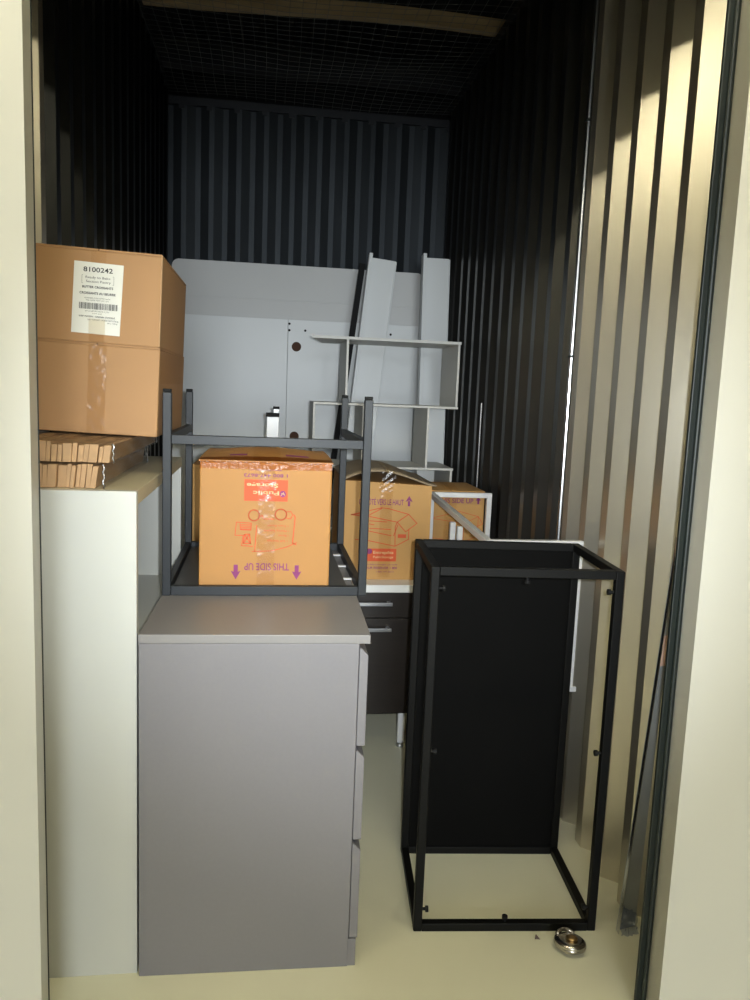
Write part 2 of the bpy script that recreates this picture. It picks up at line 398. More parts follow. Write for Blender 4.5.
bundle(1.154, 1.1970, -.325, 2.34, 'upper wrapped bundle of flattened cardboard cartons, squeezed under the plain brown box', .006)

# ------------------------------------------------------------------ cardboard boxes
def carton(name, x0, x1, y0, y1, z0, z1, m, label, yaw=0., seam='x', bulge=.004, skew=0.):
    t = thing(name, ((x0 + x1) / 2, y0, z0), label, 'box', yaw=yaw)
    b = MB()
    n = 8
    def top(u, v): return z1 + bulge * math.sin(PI * u) * math.sin(PI * v)
    b.box(x0, x1, y0, y1, z0, z1 - .004, .003)
    build('carton_body', b, m, t)
    # two top flaps meeting at a seam
    if seam == 'x': halves = ((x0, x1, y0, (y0 + y1) / 2 - .0015), (x0, x1, (y0 + y1) / 2 + .0015, y1))
    else: halves = ((x0, (x0 + x1) / 2 - .0015, y0, y1), ((x0 + x1) / 2 + .0015, x1, y0, y1))
    for a0, a1, c0, c1 in halves:
        b = MB()
        b.grid(lambda u, v: (a0 + (a1 - a0) * u, c0 + (c1 - c0) * v, z1 - .002 + bulge * math.sin(PI * ((a0 + (a1 - a0) * u) - x0) / (x1 - x0)) * math.sin(PI * ((c0 + (c1 - c0) * v) - y0) / (y1 - y0))), n, n)
        build('flap', b, m, t, solid=.004)
    return t
def tape_front(t, xc, w, z0, z1, y, m=None, name='packing_tape', wob=.0012):
    b = MB(); b.grid(lambda u, v: (xc - w / 2 + w * u, y - .0022 - wob * abs(math.sin(v * 17 + u * 4)), z0 + (z1 - z0) * v), 6, 28)
    return build(name, b, m or M['tape'], t, smooth=True)
def tape_top(t, xc, w, y0, y1, zf, m=None):
    b = MB(); b.grid(lambda u, v: (xc - w / 2 + w * u, y0 + (y1 - y0) * v, zf(xc, y0 + (y1 - y0) * v) + .0022 + .0008 * abs(math.sin(v * 31))), 6, 28)
    return build('packing_tape', b, m or M['tape'], t, smooth=True)

# plain box, lower of the stack
AY, AX0, AX1 = 1.93, -.556, -.2680
TILT = math.radians(1.9)     # the stack leans down to the right on the uneven bundles
t = carton('cardboard_box', AX0, AX1, AY, 2.46, 1.2005, 1.413, M['card'], 'plain brown cardboard box sealed with shiny tape, below the box with the white shipping label', seam='y', bulge=0)
t.rotation_euler.y = TILT
tape_front(t, -.410, .041, 1.206, 1.410, AY)
b = MB(); b.grid(lambda u, v: (AX1 + .002 + .0006 * math.sin(u * 20), AY + .01 + .46 * u, 1.33 + .076 * v), 20, 4); build('packing_tape', b, M['tape'], t, smooth=True)
# labelled box on top
t = carton('cardboard_box', AX0, AX1 - .002, AY - .003, 2.455, 1.413, 1.627, M['card'], 'brown cardboard box with a white printed shipping label, topmost of the left stack', seam='y', bulge=.004)
t.rotation_euler.y = TILT; t.location.x += .0072
AY = AY - .003
tape_front(t, -.412, .034, 1.415, 1.432, AY); tape_front(t, -.412, .034, 1.595, 1.622, AY)
tape_top(t, -.412, .05, AY + .002, 2.45, lambda x, y: 1.631)
b = MB(); b.box(AX1 - .0035, AX1 - .0005, AY - .0015, AY + .015, 1.415, 1.625, .0008); build('box_edge_strip', b, M['card_edge'], t)
LX, LZ, LW, LH, LS = -.467, 1.413 + .021, .095, .141, 1.15
k = Ink(LX, LZ, AY - .0035, LS)
b = MB()
lv = [(LX - .003, AY - .002, LZ), (LX + LW * LS - .003, AY - .002, LZ - .002), (LX + LW * LS + .002, AY - .002, LZ + LH * LS - .002), (LX + .001, AY - .002, LZ + LH * LS)]
A = [b.bm.verts.new(p) for p in lv]; B = [b.bm.verts.new((p[0], AY - .0005, p[2])) for p in lv]
b.bm.faces.new(A); b.bm.faces.new(B[::-1])
for i in range(4): b.bm.faces.new((A[i], B[i], B[(i + 1) % 4], A[(i + 1) % 4]))
lab = build('shipping_label', b, M['paper'], t); tag(lab, 'white printed shipping label')
c_ = LW / 2
k.text('8100242', c_, .1215, .0095, .057, bold=.014)
k.text('Ready to Bake', c_, .1085, .0048, .048); k.text('Section Pastry', c_ + .001, .1005, .0048, .048)
k.line([(c_ - .029, .0985), (c_ - .031, .0985), (c_ - .031, .1145), (c_ - .029, .1145)], .0005); k.line([(c_ + .029, .0985), (c_ + .031, .0985), (c_ + .031, .1145), (c_ + .029, .1145)], .0005)
k.text('BUTTER CROISSANTS', c_, .0895, .0044, .060, bold=.03)
k.text('CROISSANTS AU BEURRE', c_, .0775, .0044, .070, bold=.03)
k.text('INGREDIENTS: FLOUR, BUTTER, WATER', c_, .0688, .0024, .050); k.text('MILK, SUGAR, YEAST, SALT, EGG', c_, .0645, .0024, .044)
x = .012
while x < .086:
    w = random.choice((.0006, .0009, .0014)); k.rect(x, .048, x + w, .0605); x += w + random.choice((.0005, .0008, .0012))
k.text('(01) 0 68100 24212 4 (15)', c_, .0430, .0026, .046); k.text('LOT 242', c_, .0385, .0022, .018)
k.text('KEEP FROZEN - GARDER CONGELE', c_, .0320, .0030, .070, bold=.02)
k.text('NET WEIGHT / POIDS NET 5.76 kg', c_ + .012, .0260, .0026, .060); k.text('48 x 120 g', c_ + .030, .0210, .0024, .020)
k.done('label_print', M['ink_black'], t)
tape_front(t, -.412, .037, LZ - .002, LZ + .034, AY - .0022, wob=.0005)

# --- storage box inside the upturned table
IX0, IX1, IY0, IY1, IZ0, IZ1 = -.171, .163, 1.984, 2.38, .8078, 1.1405
t = thing('moving_box', ((IX0 + IX1) / 2, IY0, IZ0), 'orange-brown moving box standing upside down inside the upturned charcoal table', 'box')
b = MB(); b.box(IX0, IX1, IY0, IY1, IZ0, IZ1 - .004, .004); build('carton_body', b, M['card_orange'], t)
iz = lambda x, y: IZ1 - .002 + .016 * math.sin(PI * min(1, max(0, (x - IX0) / (IX1 - IX0)))) * math.sin(PI * min(1, max(0, (y - IY0) / (IY1 - IY0)))) + .004 * math.sin(PI * (y - IY0) / (IY1 - IY0))
for c0, c1 in ((IY0, (IY0 + IY1) / 2 - .002), ((IY0 + IY1) / 2 + .002, IY1)):
    b = MB(); b.grid(lambda u, v: (IX0 - .002 + (IX1 - IX0 + .004) * u, c0 + (c1 - c0) * v, iz(IX0 + (IX1 - IX0) * u, c0 + (c1 - c0) * v)), 12, 8)
    build('flap', b, M['card_orange'], t, solid=.004)
tape_top(t, (IX0 + IX1) / 2, .07, IY0, IY1, iz)
b = MB(); b.grid(lambda u, v: (IX0 + (IX1 - IX0) * u, IY0 - .0025 - .001 * abs(math.sin(u * 37)), IZ1 - .021 + .020 * v), 40, 3)
build('packing_tape', b, M['tape_band'], t, smooth=True)
b = MB(); b.grid(lambda u, v: (IX0 + (IX1 - IX0) * u, IY0 - .002 + .045 * v, iz(IX0 + (IX1 - IX0) * u, IY0 + .045 * v) + .0025 + .001 * abs(math.sin(u * 31))), 40, 4)
build('packing_tape', b, M['tape_band'], t, smooth=True)
tape_front(t, -.002, .044, IZ0 + .004, IZ1 - .02, IY0, M['tape'])
def C1(x, y): return ((x - 50) / 645 * .338, (730 - y) / 622 * .332)
def w1(px): return px / 645 * .338
KO = Ink(IX0, IZ0, IY0 - .0007)
# lorry drawn upside down: wheels on top
KO.ellipse(*C1(312, 368), w1(26), w1(27), .0030); KO.ellipse(*C1(442, 362), w1(28), w1(27), .0030)
KO.line([C1(*p) for p in ((338, 380), (350, 365), (362, 385), (380, 384), (412, 384))], .002)
KO.line([C1(*p) for p in ((468, 348), (490, 346), (500, 362), (490, 382), (470, 378))], .002)
KO.line([C1(*p) for p in ((505, 362), (512, 372), (502, 500), (520, 508))], .0029)
KO.line([C1(*p) for p in ((522, 498), (470, 522), (400, 540), (306, 544))], .002)
KO.line([C1(*p) for p in ((326, 416), (318, 545))], .0024)
KO.line([C1(*p) for p in ((228, 402), (222, 466), (262, 466), (254, 516), (308, 519))], .002)
KO.line([C1(*p) for p in ((228, 402), (300, 406), (298, 440), (248, 438), (246, 410))], .0021)
for yy in (414, 421, 428, 435): KO.line([C1(250, yy), C1(298, yy)], .0018)
KO.line([C1(*p) for p in ((268, 462), (292, 460), (298, 505), (262, 505), (268, 462), (298, 505))], .0029)
KO.line([C1(*p) for p in ((292, 460), (262, 505))], .0029)
for body, xx, yy in (('\u2022 Self Storage', 428, 486), ('\u2022 Boxes', 457, 460), ('\u2022 Moving Supplies', 422, 437), ('\u2022 Truck Rental', 430, 412)):
    KO.text(body, *C1(xx, yy), .0062, w1(len(body) * 7.2), flip=True)
KO.done('printed_drawing', M['ink_orange'], t)
K = Ink(IX0, IZ0, IY0 - .0007); K.rect(*C1(263, 298), *C1(473, 195)); K.done('logo_panel', M['ink_orange'], t)
K = Ink(IX0, IZ0, IY0 - .0012); K.text('Public', *C1(368, 250), .0105, w1(125), flip=True, bold=.02); K.text('Storage', *C1(350, 213), .0105, w1(150), flip=True, bold=.02)
K.done('logo_lettering', M['ink_pale'], t)
K = Ink(IX0, IZ0, IY0 - .0012); K.ellipse(*C1(449, 262), w1(15), w1(16)); K.done('logo_emblem', M['ink_purple'], t)
K = Ink(IX0, IZ0, IY0 - .0016); K.line([C1(*p) for p in ((440, 270), (452, 255), (458, 268))], .0015); K.line([C1(442, 258), C1(456, 266)], .0012); K.done('logo_mark', M['ink_pale'], t)
K = Ink(IX0, IZ0, IY0 - .0007)
K.text('1 800 447-8673', *C1(366, 167), .0085, w1(210), flip=True, bold=.015)
K.done('printed_lettering', M['ink_purple'], t); K = Ink(IX0, IZ0, IY0 - .0007)
K.text('www.publicstorage.com', *C1(366, 146), .0052, w1(155), flip=True)
K.done('printed_lettering', M['ink_purple'], t); K = Ink(IX0, IZ0, IY0 - .0007)
K.text('THIS SIDE UP', *C1(378, 602), .0190, w1(218), flip=True, bold=.012)
K.done('printed_lettering', M['ink_purple'], t)
for ax in (228, 526):
    K = Ink(IX0, IZ0, IY0 - .0007); K.poly([C1(ax - 10, 610), C1(ax + 10, 610), C1(ax + 10, 648), C1(ax - 10, 648)]); K.poly([C1(ax - 24, 640), C1(ax, 648), C1(ax + 24, 640), C1(ax, 682)]); K.done('printed_arrow', M['ink_purple'], t)
for xa, xb in ((-.10, -.055), (.045, .105)):
    b = MB(); b.grid(lambda u, v: (xa + (xb - xa) * u, IY0 + .06 + .02 * v, iz(xa + (xb - xa) * u, IY0 + .06 + .02 * v) + .0028), 4, 2); build('top_print', b, M['ink_purple'], t)
    b = MB(); b.grid(lambda u, v: (xa + (xb - xa) * u, IY0 + .25 + .02 * v, iz(xa + (xb - xa) * u, IY0 + .25 + .02 * v) + .0028), 4, 2); build('top_print', b, M['ink_purple'], t)

# --- taped box with bulging flaps, on the white desk
GX0, GX1, GY0, GY1, GZ0, GZ1 = .272, .597, 2.78, 3.22, .641, 1.000
t = thing('moving_box', ((GX0 + GX1) / 2, GY0, GZ0), 'tan moving box with bulging taped flaps and an orange box drawing, on the white desk', 'box')
b = MB(); b.prism([(GX0, GZ0), (GX1, GZ0), (GX1, GZ1 - .006), (GX0, GZ1 + .008)], 'y', GY0, GY1); build('carton_body', b, M['card_dull'], t)
def gz(x, y):
    u = (x - GX0) / (GX1 - GX0)
    z = GZ1 + .012 - .016 * u + .052 * (math.sin(PI * u ** .8) ** 1.2 if 0 < u < 1 else 0) * (.75 + .25 * math.sin(PI * (y - GY0) / (GY1 - GY0)))
    return z
for a, bb in ((GX0 - .004, .425), (.427, GX1 + .016)):
    b = MB(); b.grid(lambda u, v: (a + (bb - a) * u, GY0 - .006 + (GY1 - GY0 + .006) * v, gz(a + (bb - a) * u, GY0 + (GY1 - GY0) * v)), 12, 8)
    build('flap', b, M['card_dark'], t, solid=.005, smooth=True)
tape_top(t, .43, .06, GY0 - .006, GY1, gz)
b = MB(); b.grid(lambda u, v: (.405 + .05 * u + .006 * math.sin(v * 5), GY0 - .008 - .005 * abs(math.sin(v * 9 + u * 5)), 1.045 - .075 * v), 8, 14)
build('packing_tape', b, M['tape'], t, smooth=True)
tape_front(t, .43, .045, GZ0 + .01, .975, GY0, M['tape'])
def C2(x, y): return ((x - 148) / 552 * .325, (742 - y - (x - 150) * .015) / 605 * .355)
K = Ink(GX0, GZ0, GY0 - .0007)
L = lambda *p, w=.0032: K.line([C2(*q) for q in p], w)
L((200, 330), (390, 280)); L((390, 280), (430, 284), (560, 316)); L((390, 284), (310, 330)); L((560, 316), (490, 368)); L((560, 316), (615, 372), (545, 428), (490, 368))
L((200, 330), (246, 322), (300, 335), (490, 368)); L((200, 330), (255, 334), w=.004)
L((490, 368), (478, 400), (482, 520)); L((470, 455), (495, 385)); L((255, 420), (455, 455)); L((230, 485), (310, 490), (482, 522)); L((482, 522), (566, 475), (566, 415))
for yy, xe in ((365, 425), (385, 345), (412, 450)): L((315, yy), (xe, yy + 4), w=.003)
K.rect(*C2(497, 468), *C2(550, 444))
K.done('printed_drawing', M['ink_orange'], t)
K = Ink(GX0, GZ0, GY0 - .0007); K.rect(*C2(300, 622), *C2(492, 538)); K.done('logo_panel', M['ink_orange'], t)
K = Ink(GX0, GZ0, GY0 - .0012); K.text('Entrepôts', *C2(410, 572), .011, .075, bold=.02); K.text('PublicStorage', *C2(410, 600), .009, .075, bold=.01); K.done('logo_lettering', M['ink_pale'], t)
K = Ink(GX0, GZ0, GY0 - .0012); K.ellipse(*C2(322, 558), .010, .010); K.done('logo_emblem', M['ink_purple'], t)
K = Ink(GX0, GZ0, GY0 - .0007)
K.text('CE CÔTÉ VERS LE HAUT', *C2(385, 262), .0215, .165, bold=.012)
K.done('printed_lettering', M['ink_purple'], t); K = Ink(GX0, GZ0, GY0 - .0007); K.poly([C2(552, 265), C2(566, 265), C2(566, 232), C2(552, 232)]); K.poly([C2(536, 238), C2(560, 228), C2(582, 238), C2(559, 200)]); K.done('printed_arrow', M['ink_purple'], t); K = Ink(GX0, GZ0, GY0 - .0007)
K.text('publicstorage canada', *C2(405, 645), .006, .115); K.text('POUR RESERVER 1 800', *C2(395, 670), .009, .125, bold=.02); K.text('1 800 447-8673', *C2(425, 692), .006, .065)
K.done('printed_lettering', M['ink_purple'], t)
# --- box behind the white frame
t = carton('moving_box', .603, .888, 3.09, 3.41, .641, .940, M['card_dull'], 'brown moving box behind the thin white metal frame, beside the right metal wall', seam='y', bulge=.012)
tape_top(t, .745, .06, 3.09, 3.41, lambda x, y: .945 + .012 * math.sin(PI * (y - 3.09) / .32))
K = Ink(.565, .655, 3.0892); K.text('THIS SIDE UP', .20, .235, .020, .15, bold=.012); K.poly([(.292, .232), (.300, .232), (.300, .250), (.292, .250)]); K.poly([(.284, .247), (.308, .247), (.296, .262)])
K.done('printed_lettering', M['ink_purple'], t)
K = Ink(.565, .655, 3.0892)
K.line([(.10, .17), (.22, .20), (.30, .18), (.24, .15), (.10, .17)], .002); K.line([(.24, .15), (.24, .07), (.10, .09)], .002); K.line([(.24, .07), (.30, .10), (.30, .18), (.32, .15), (.26, .12)], .002)
K.done('printed_drawing', M['ink_orange'], t)
tape_front(t, .745, .05, .70, .935, 3.09)
# --- box behind the left rear leg of the upturned table
t = carton('moving_box', -.262, -.02, 2.70 + .06, 3.16, .641, 1.052, M['card_dull'], 'brown box mostly hidden behind the upside-down moving box and left rear table leg', seam='y', bulge=.006)
K = Ink(-.262, .641, 2.7592); K.text('CARTONS', .075, .36, .012, .08); K.line([(.03, .30), (.10, .33), (.10, .20), (.03, .17), (.03, .30)], .002); K.rect(.03, .08, .12, .13)
K.done('printed_drawing', M['ink_orange'], t)

# ------------------------------------------------------------------ grey chest of three drawers
CX0, CX1, CY0, CY1, CZ = -.2655, .230, 1.638, 2.57, .797
t = thing('chest_of_drawers', (CX0, CY0, 0), 'large light grey chest of three drawers seen from its side, at the front left', 'chest of drawers', yaw=-1.0)
b = MB(); b.box(CX0, CX1, CY0, CY1, CZ - .020, CZ, .0015); build('top_panel', b, M['grey_top_lit'], t)
for y0, y1 in ((CY0 + .001, CY0 + .019), (CY1 - .02, CY1 - .001)):
    b = MB(); b.box(CX0 + .001, CX1 - .024, y0, y1, 0, CZ - .0205, .001); build('side_panel', b, M['grey_lam'], t)
b = MB(); b.box(CX0 + .004, CX0 + .010, CY0 + .02, CY1 - .021, .05, CZ - .021); build('back_panel', b, M['grey_lam'], t)
b = MB(); b.box(CX1 - .045, CX1 - .030, CY0 + .0195, CY1 - .0205, .07, CZ - .021); build('gap_shade_sheet', b, M['gap_shade'], t)  # dark sheet behind the fronts stands in for shade in the gaps
b = MB(); b.box(CX1 - .040, CX1 - .006, CY0 + .003, CY1 - .003, .0, .068, .001); build('plinth', b, M['grey_lam'], t)
for z0, z1 in ((.540, .762), (.315, .524), (.071, .300)):
    b = MB()
    xa, xb = CX1 - .0225, CX1 - .003
    b.prism([(xa, z0), (xb, z0), (xb, z1 - .012), (xa + .004, z1 + .004), (xa, z1 + .004)], 'y', CY0 + .003, CY1 - .003)
    bmesh.ops.bevel(b.bm, geom=list(b.bm.edges), offset=.001, segments=1, affect='EDGES')
    build('drawer_front', b, M['grey_lam'], t)

# ------------------------------------------------------------------ upturned charcoal table on the chest
TX0, TX1, TY0, TY1, TZ0, TZ1, W = -.2585, .2595, 1.957, 2.56, CZ, 1.309, .0215
t = thing('side_table', (0, TY0, TZ0), 'charcoal metal table turned upside down on the grey chest, legs pointing up', 'table', yaw=.5)
for x in (TX0, TX1 - W):
    for y in (TY0, TY1 - W):
        b = MB(); b.box(x, x + W, y, y + W, TZ0, TZ1 - .004, .002); lg = build('leg', b, M['grey_metal'], t)
        b = MB(); b.box(x + .001, x + W - .001, y + .001, y + W - .001, TZ1 - .004, TZ1 + .004, .0015); build('foot_cap', b, M['cap'], lg)
for z0, z1, nm in ((TZ0, TZ0 + .024, 'bottom_rail'), (1.179, 1.202, 'cross_rail')):
    for x in (TX0, TX1 - W):
        b = MB(); b.box(x + .002, x + W - .002, TY0 + W, TY1 - W, z0, z1, .0015); build(nm, b, M['grey_metal'], t)
    for y in ((TY0, TY1 - W) if nm == 'bottom_rail' else (TY0,)):
        b = MB(); b.box(TX0 + W, TX1 - W, y + .001, y + W - .001, z0, z1, .0015); build(nm, b, M['grey_metal'], t)
b = MB(); b.box(TX0 + W, TX1 - W - .022, TY0 + W, TY1 - W, TZ0 + .001, TZ0 + .0095, .001); build('tabletop', b, M['char_board'], t)
for y in (2.12, 2.28, 2.44):
    b = MB(); b.box(TX1 - W - .022, TX1 - W + .002, y, y + .014, TZ0 + .003, TZ0 + .007); build('clip', b, M['white_metal'], t)

# ------------------------------------------------------------------ white desk with dark drawers
t = thing('desk', (.25, 2.70, 0), 'white topped desk with dark wood drawers, behind the grey chest under the boxes', 'desk')
b = MB(); b.box(-.30, .938, 2.70, 3.43, .612, .640, .0015); build('desktop', b, M['desk_white'], t)
for x in (.504, .900, -.29):
    for y in (2.745, 3.38):
        b = MB(); b.box(x, x + .026, y, y + .026, .018, .612, .002); lg = build('leg', b, M['white_metal'], t)
        b = MB(); b.lathe([(.006, .012), (.006, .020), (.014, .012), (.016, .004), (.015, .0)][::-1], 16, Matrix.Translation((x + .013, y + .013, 0))); build('foot', b, M['chrome'], lg)
dt = MB(); dt.box(.02, .497, 2.722, 3.20, .150, .611, .001); build('drawer_case', dt, M['espresso'], t)
for z0, z1 in ((.518, .609), (.152, .514)):
    b = MB(); b.box(.022, .535, 2.704, 2.721, z0, z1, .0012); dr = build('drawer_front', b, M['espresso'], t)
    zz = z1 - .034
    b = MB(); b.box(.16, .452, 2.672, 2.680, zz - .006, zz + .006, .001); b.box(.165, .177, 2.679, 2.706, zz - .004, zz + .004); b.box(.435, .447, 2.679, 2.706, zz - .004, zz + .004)
    build('handle', b, M['chrome'], dr)
for xa, xb in ((-.26, .019), (.532, .90)):
    b = MB(); b.box(xa, xb, 3.0, 3.015, .25, .611, .001); build('modesty_panel', b, M['espresso'], t)

# ------------------------------------------------------------------ white metal table base beside the wall
FZ = .915
t = thing('table_base', (.78, 2.25, 0), 'thin white metal table base reaching from behind the black frame back to the desk', 'table frame')
q = .020
def wbar(p0, p1, name, w=.02): b = MB(); b.bar(p0, p1, w, bev=.0015); return build(name, b, M['white_metal'], t)
def wpost(x, y, z0, z1, foot):
    b = MB(); b.box(x - .010, x + .010, y - .010, y + .010, z0, z1, .0015); p = build('leg', b, M['white_metal'], t)
    if foot:
        b = MB(); b.box(x - .010, x + .026, y - .012, y + .012, z0 - .004, z0 + .012, .001); b.box(x - .012, x - .004, y - .012, y + .012, z0 - .028, z0 + .0, .001); b.lathe([(.005, 0), (.005, .004)], 12, Matrix.Translation((x + .0, y - .0105, z0 + .03)) @ Matrix.Rotation(PI / 2, 4, 'X')); build('foot_bracket', b, M['white_metal'], p)
wpost(.938, 2.21, .435, FZ - .010, True); wpost(.655, 2.21, .0, FZ - .010, False)
wbar((.665, 2.21, FZ - .020), (.928, 2.21, FZ - .020), 'end_rail')
wpost(.894, 3.05, .641, FZ + .024, False); wpost(.655, 3.05, .641, FZ + .024, False)
wbar((.665, 3.05, FZ + .014), (.884, 3.05, FZ + .014), 'end_rail')
wbar((.655, 2.22, FZ - .020), (.655, 3.04, FZ + .014), 'side_rail')
wpost(.682, 2.78, .641, .862, False); wpost(.710, 2.78, .641, .846, False)
# ------------------------------------------------------------------ black frame with a black back board
KX0, KX1, KY0, KY1, KZ, W = .381, .843, 1.734, 2.085, .928, .021
t = thing('black_rack', (KX0, KY0, 0), 'open black metal rack with a black back board, standing on the floor', 'metal frame', yaw=-4.3)
for y in (KY0, KY1 - W):
    for x in (KX0, KX1 - W):
        b = MB(); b.box(x, x + W, y, y + W, 0, KZ, .0025); build('post', b, M['black_metal'], t)
for z0, nm in ((0, 'bottom_rail'), (KZ - W, 'top_rail')):
    for y in (KY0, KY1 - W):
        b = MB(); b.box(KX0 + W, KX1 - W, y + .0005, y + W - .0005, z0, z0 + W, .0015); build(nm, b, M['black_metal'], t)
    for x in (KX0, KX1 - W):
        b = MB(); b.box(x + .0005, x + W - .0005, KY0 + W, KY1 - W, z0, z0 + W, .0015); build(nm, b, M['black_metal'], t)
b = MB(); b.box(KX0 + W, KX1 - W, KY1 - W + .003, KY1 - .003, W, KZ - W, .001); build('back_board', b, M['black_board'], t)
def peg(x, z, dx, dz):
    b = MB(); p = Vector((x, KY0 + W / 2, z)); d = Vector((dx, 0, dz))
    b.tube([p - d * .002, p + d * .008], .004, 10); b.tube([p + d * .008, p + d * .015], .0075, 12); build('peg', b, M['cap'], t)
for z in (.055, .47, .875): peg(KX0 + W, z, 1, 0); peg(KX1 - W, z if z != .055 else .06, -1, 0)
peg((KX0 + KX1) / 2, W, 0, 1); peg((KX0 + KX1) / 2, KZ - W, 0, -1)

# ------------------------------------------------------------------ pieces leaning at the rear
b = MB()
def rrect(x0, x1, z0, z1, r, skew=0.):
    pts = [(x0, z0), (x1, z0)]
    for cx, cz, a0 in ((x1 - r, z1 - r, 0), (x0 + r, z1 - r, PI / 2)):
        for i in range(7): a = a0 + i * PI / 12; pts.append((cx + r * math.cos(a), cz + r * math.sin(a)))
    return pts
t = thing('headboard', (.15, 4.44, 0), 'tall grey panel with rounded top corners leaning against the rear metal wall', 'panel')
b = MB(); b.prism(rrect(-.535, .84, 0, 1.998, .035), 'y', 4.405, 4.450); bmesh.ops.bevel(b.bm, geom=list(b.bm.edges), offset=.003, segments=2, affect='EDGES'); build('panel_body', b, M['panel_grey'], t)
b = MB(); b.box(-.50, .81, 4.4025, 4.406, 1.805, 1.812, .001); build('seam_piping', b, M['panel_grey'], t)
t = thing('white_panel', (-.19, 4.39, 0), 'left white tabletop panel with screw holes at its right edge, before the rounded grey panel', 'panel')
b = MB(); b.box(-.53, .090, 4.372, 4.398, 0, 1.706, .0015); build('panel_body', b, M['panel_white'], t)
t = thing('white_panel', (.45, 4.39, 0), 'white tabletop panel with two round dark cable holes, leaning behind the open shelf', 'panel')
b = MB(); b.box(.0915, .815, 4.372, 4.398, 0, 1.706, .0015); build('panel_body', b, M['panel_white'], t)
for z in (1.561, 1.069):
    b = MB(); b.lathe([(.026, 0), (.026, .0015)], 24, Matrix.Translation((.139, 4.3715, z)) @ Matrix.Rotation(PI / 2, 4, 'X')); build('cable_hole', b, M['hole'], t)
b = MB()
for x, z in ((.098, 1.683), (.098, 1.648), (.185, 1.650), (.60, 1.655), (.66, 1.652)): b.lathe([(.0065, 0), (.0065, .001)], 12, Matrix.Translation((x, 4.3715, z)) @ Matrix.Rotation(PI / 2, 4, 'X'))
build('screw_hole', b, M['cap'], t)

def lean_board(xt, xb, w, z1, yt, yb, label, flange=.022):
    t = thing('shelf_board', ((xb + w / 2), yb, 0), label, 'board')
    up = Vector((xt - xb, yt - yb, z1)); upn = up.normalized(); r = Vector((1, 0, 0)); r = (r - upn * r.dot(upn)).normalized(); n = upn.cross(r)
    if n.y > 0: n = -n
    def slab(u0, u1, d0, d1, name, dz=0):
        b = MB(); vs = []
        for s_ in (0, 1):
            for d_ in (d0, d1):
                for u_ in (u0, u1): vs.append(b.bm.verts.new(Vector((xb, yb, .004)) + up * s_ * (1 + dz) + r * u_ + n * d_))
        for q_ in ((0, 2, 3, 1), (4, 5, 7, 6), (0, 1, 5, 4), (2, 6, 7, 3), (0, 4, 6, 2), (1, 3, 7, 5)): b.bm.faces.new([vs[i] for i in q_])
        bmesh.ops.bevel(b.bm, geom=list(b.bm.edges), offset=.001, segments=1, affect='EDGES')
        build(name, b, M['panel_white'], t)
    slab(.018, w, 0, .016, 'board_panel'); slab(0, .018, -.0, .060, 'flange', .006); slab(w, w + .006, 0, .022, 'edge_band', -.002)
lean_board(.492, .295, .145, 2.02, 4.16, 4.02, 'white edged board leaning at a slant, left of the upright one, behind the open shelf')
lean_board(.775, .782, .145, 2.035, 4.16, 4.02, 'white edged board standing upright beside the right metal wall, behind the open shelf')
b = MB(); b.bar((.218, 3.96, .012), (.460, 4.12, 1.985), .030, .014, .001, up=(0, 1, 0))
single('metal_bar', b, M['cap'], (.218, 3.96, 0), 'dark flat metal bar leaning left of the slanted white board', 'bar')

# ------------------------------------------------------------------ staggered open shelf
SY0, SY1, T = 3.45, 3.78, .010
t = thing('zigzag_shelf', (.5, SY0, 0), 'off-white open shelf unit with staggered uprights, in front of the leaning panels', 'shelf')
b = MB(); b.prism([(.178, SY0), (.843, SY0), (.843, SY1), (.240, SY1)], 'z', 1.553, 1.565); build('shelf', b, M['shelf_white'], t)
lev = [1.2665, .988, .708, .428, .148]
for z in lev:
    b = MB(); b.box(.190, .843 if z > 1.1 else .835, SY0, SY1, z, z + T, .001); build('shelf', b, M['shelf_white'], t)
for i, z1 in enumerate([1.553] + lev):  # staggered tiers
    z0 = lev[i] + T if i < 5 else 0
    for x in ((.329, .829) if i % 2 == 0 else (.190, .410, .703)):
        if i == 2 and x > .8: x = .821
        b = MB(); b.box(x, x + T, SY0 + .001, SY1 - .001, z0, z1, .001); build('upright', b, M['shelf_white'], t)

# white post with black cap
t = thing('bracket_post', (.012, 3.2, .641), 'slim white post with a black cap, rising behind the upside-down moving box', 'post')
b = MB(); b.box(-.010, .038, 3.20, 3.24, .641, 1.212, .0015); build('post_body', b, M['white_metal'], t)
b = MB(); b.box(-.014, .040, 3.195, 3.245, 1.212, 1.228, .0015); build('cap', b, M['cap'], t)
b = MB(); b.box(.016, .038, 3.205, 3.235, 1.228, 1.244, .001); build('post_tip', b, M['white_metal'], t)
b = MB(); b.box(.014, .040, 3.20, 3.24, 1.244, 1.254, .001); build('tip_cap', b, M['cap'], t)

# ------------------------------------------------------------------ galvanised strip leaning by the right jamb
t = thing('metal_strip', (.93, 1.70, 0), 'narrow galvanised metal channel leaning beside the right door jamb', 'metal channel')
P0 = Vector((.893, 1.690, .006)); P1 = Vector((.9385, 1.66, 1.02)); rr = Vector((.056, .013, 0)); nn = Vector((-.004, .012, 0))
def quadbox(a0, a1, b0, b1, th, name, m):
    b = MB(); vs = [b.bm.verts.new(p) for p in (a0, a1, b1, b0, a0 + th, a1 + th, b1 + th, b0 + th)]
    for q_ in ((0, 1, 2, 3), (7, 6, 5, 4), (0, 4, 5, 1), (1, 5, 6, 2), (2, 6, 7, 3), (3, 7, 4, 0)): b.bm.faces.new([vs[i] for i in q_])
    return build(name, b, m, t)
quadbox(P0, P0 + rr, P1, P1 + rr * .2, nn * .12, 'web', M['galv_strip'])
quadbox(P0, P0 + Vector((-.001, -.014, 0)), P1, P1 + Vector((-.001, -.012, 0)), Vector((.0016, 0, 0)), 'lip', M['steel_trim'])
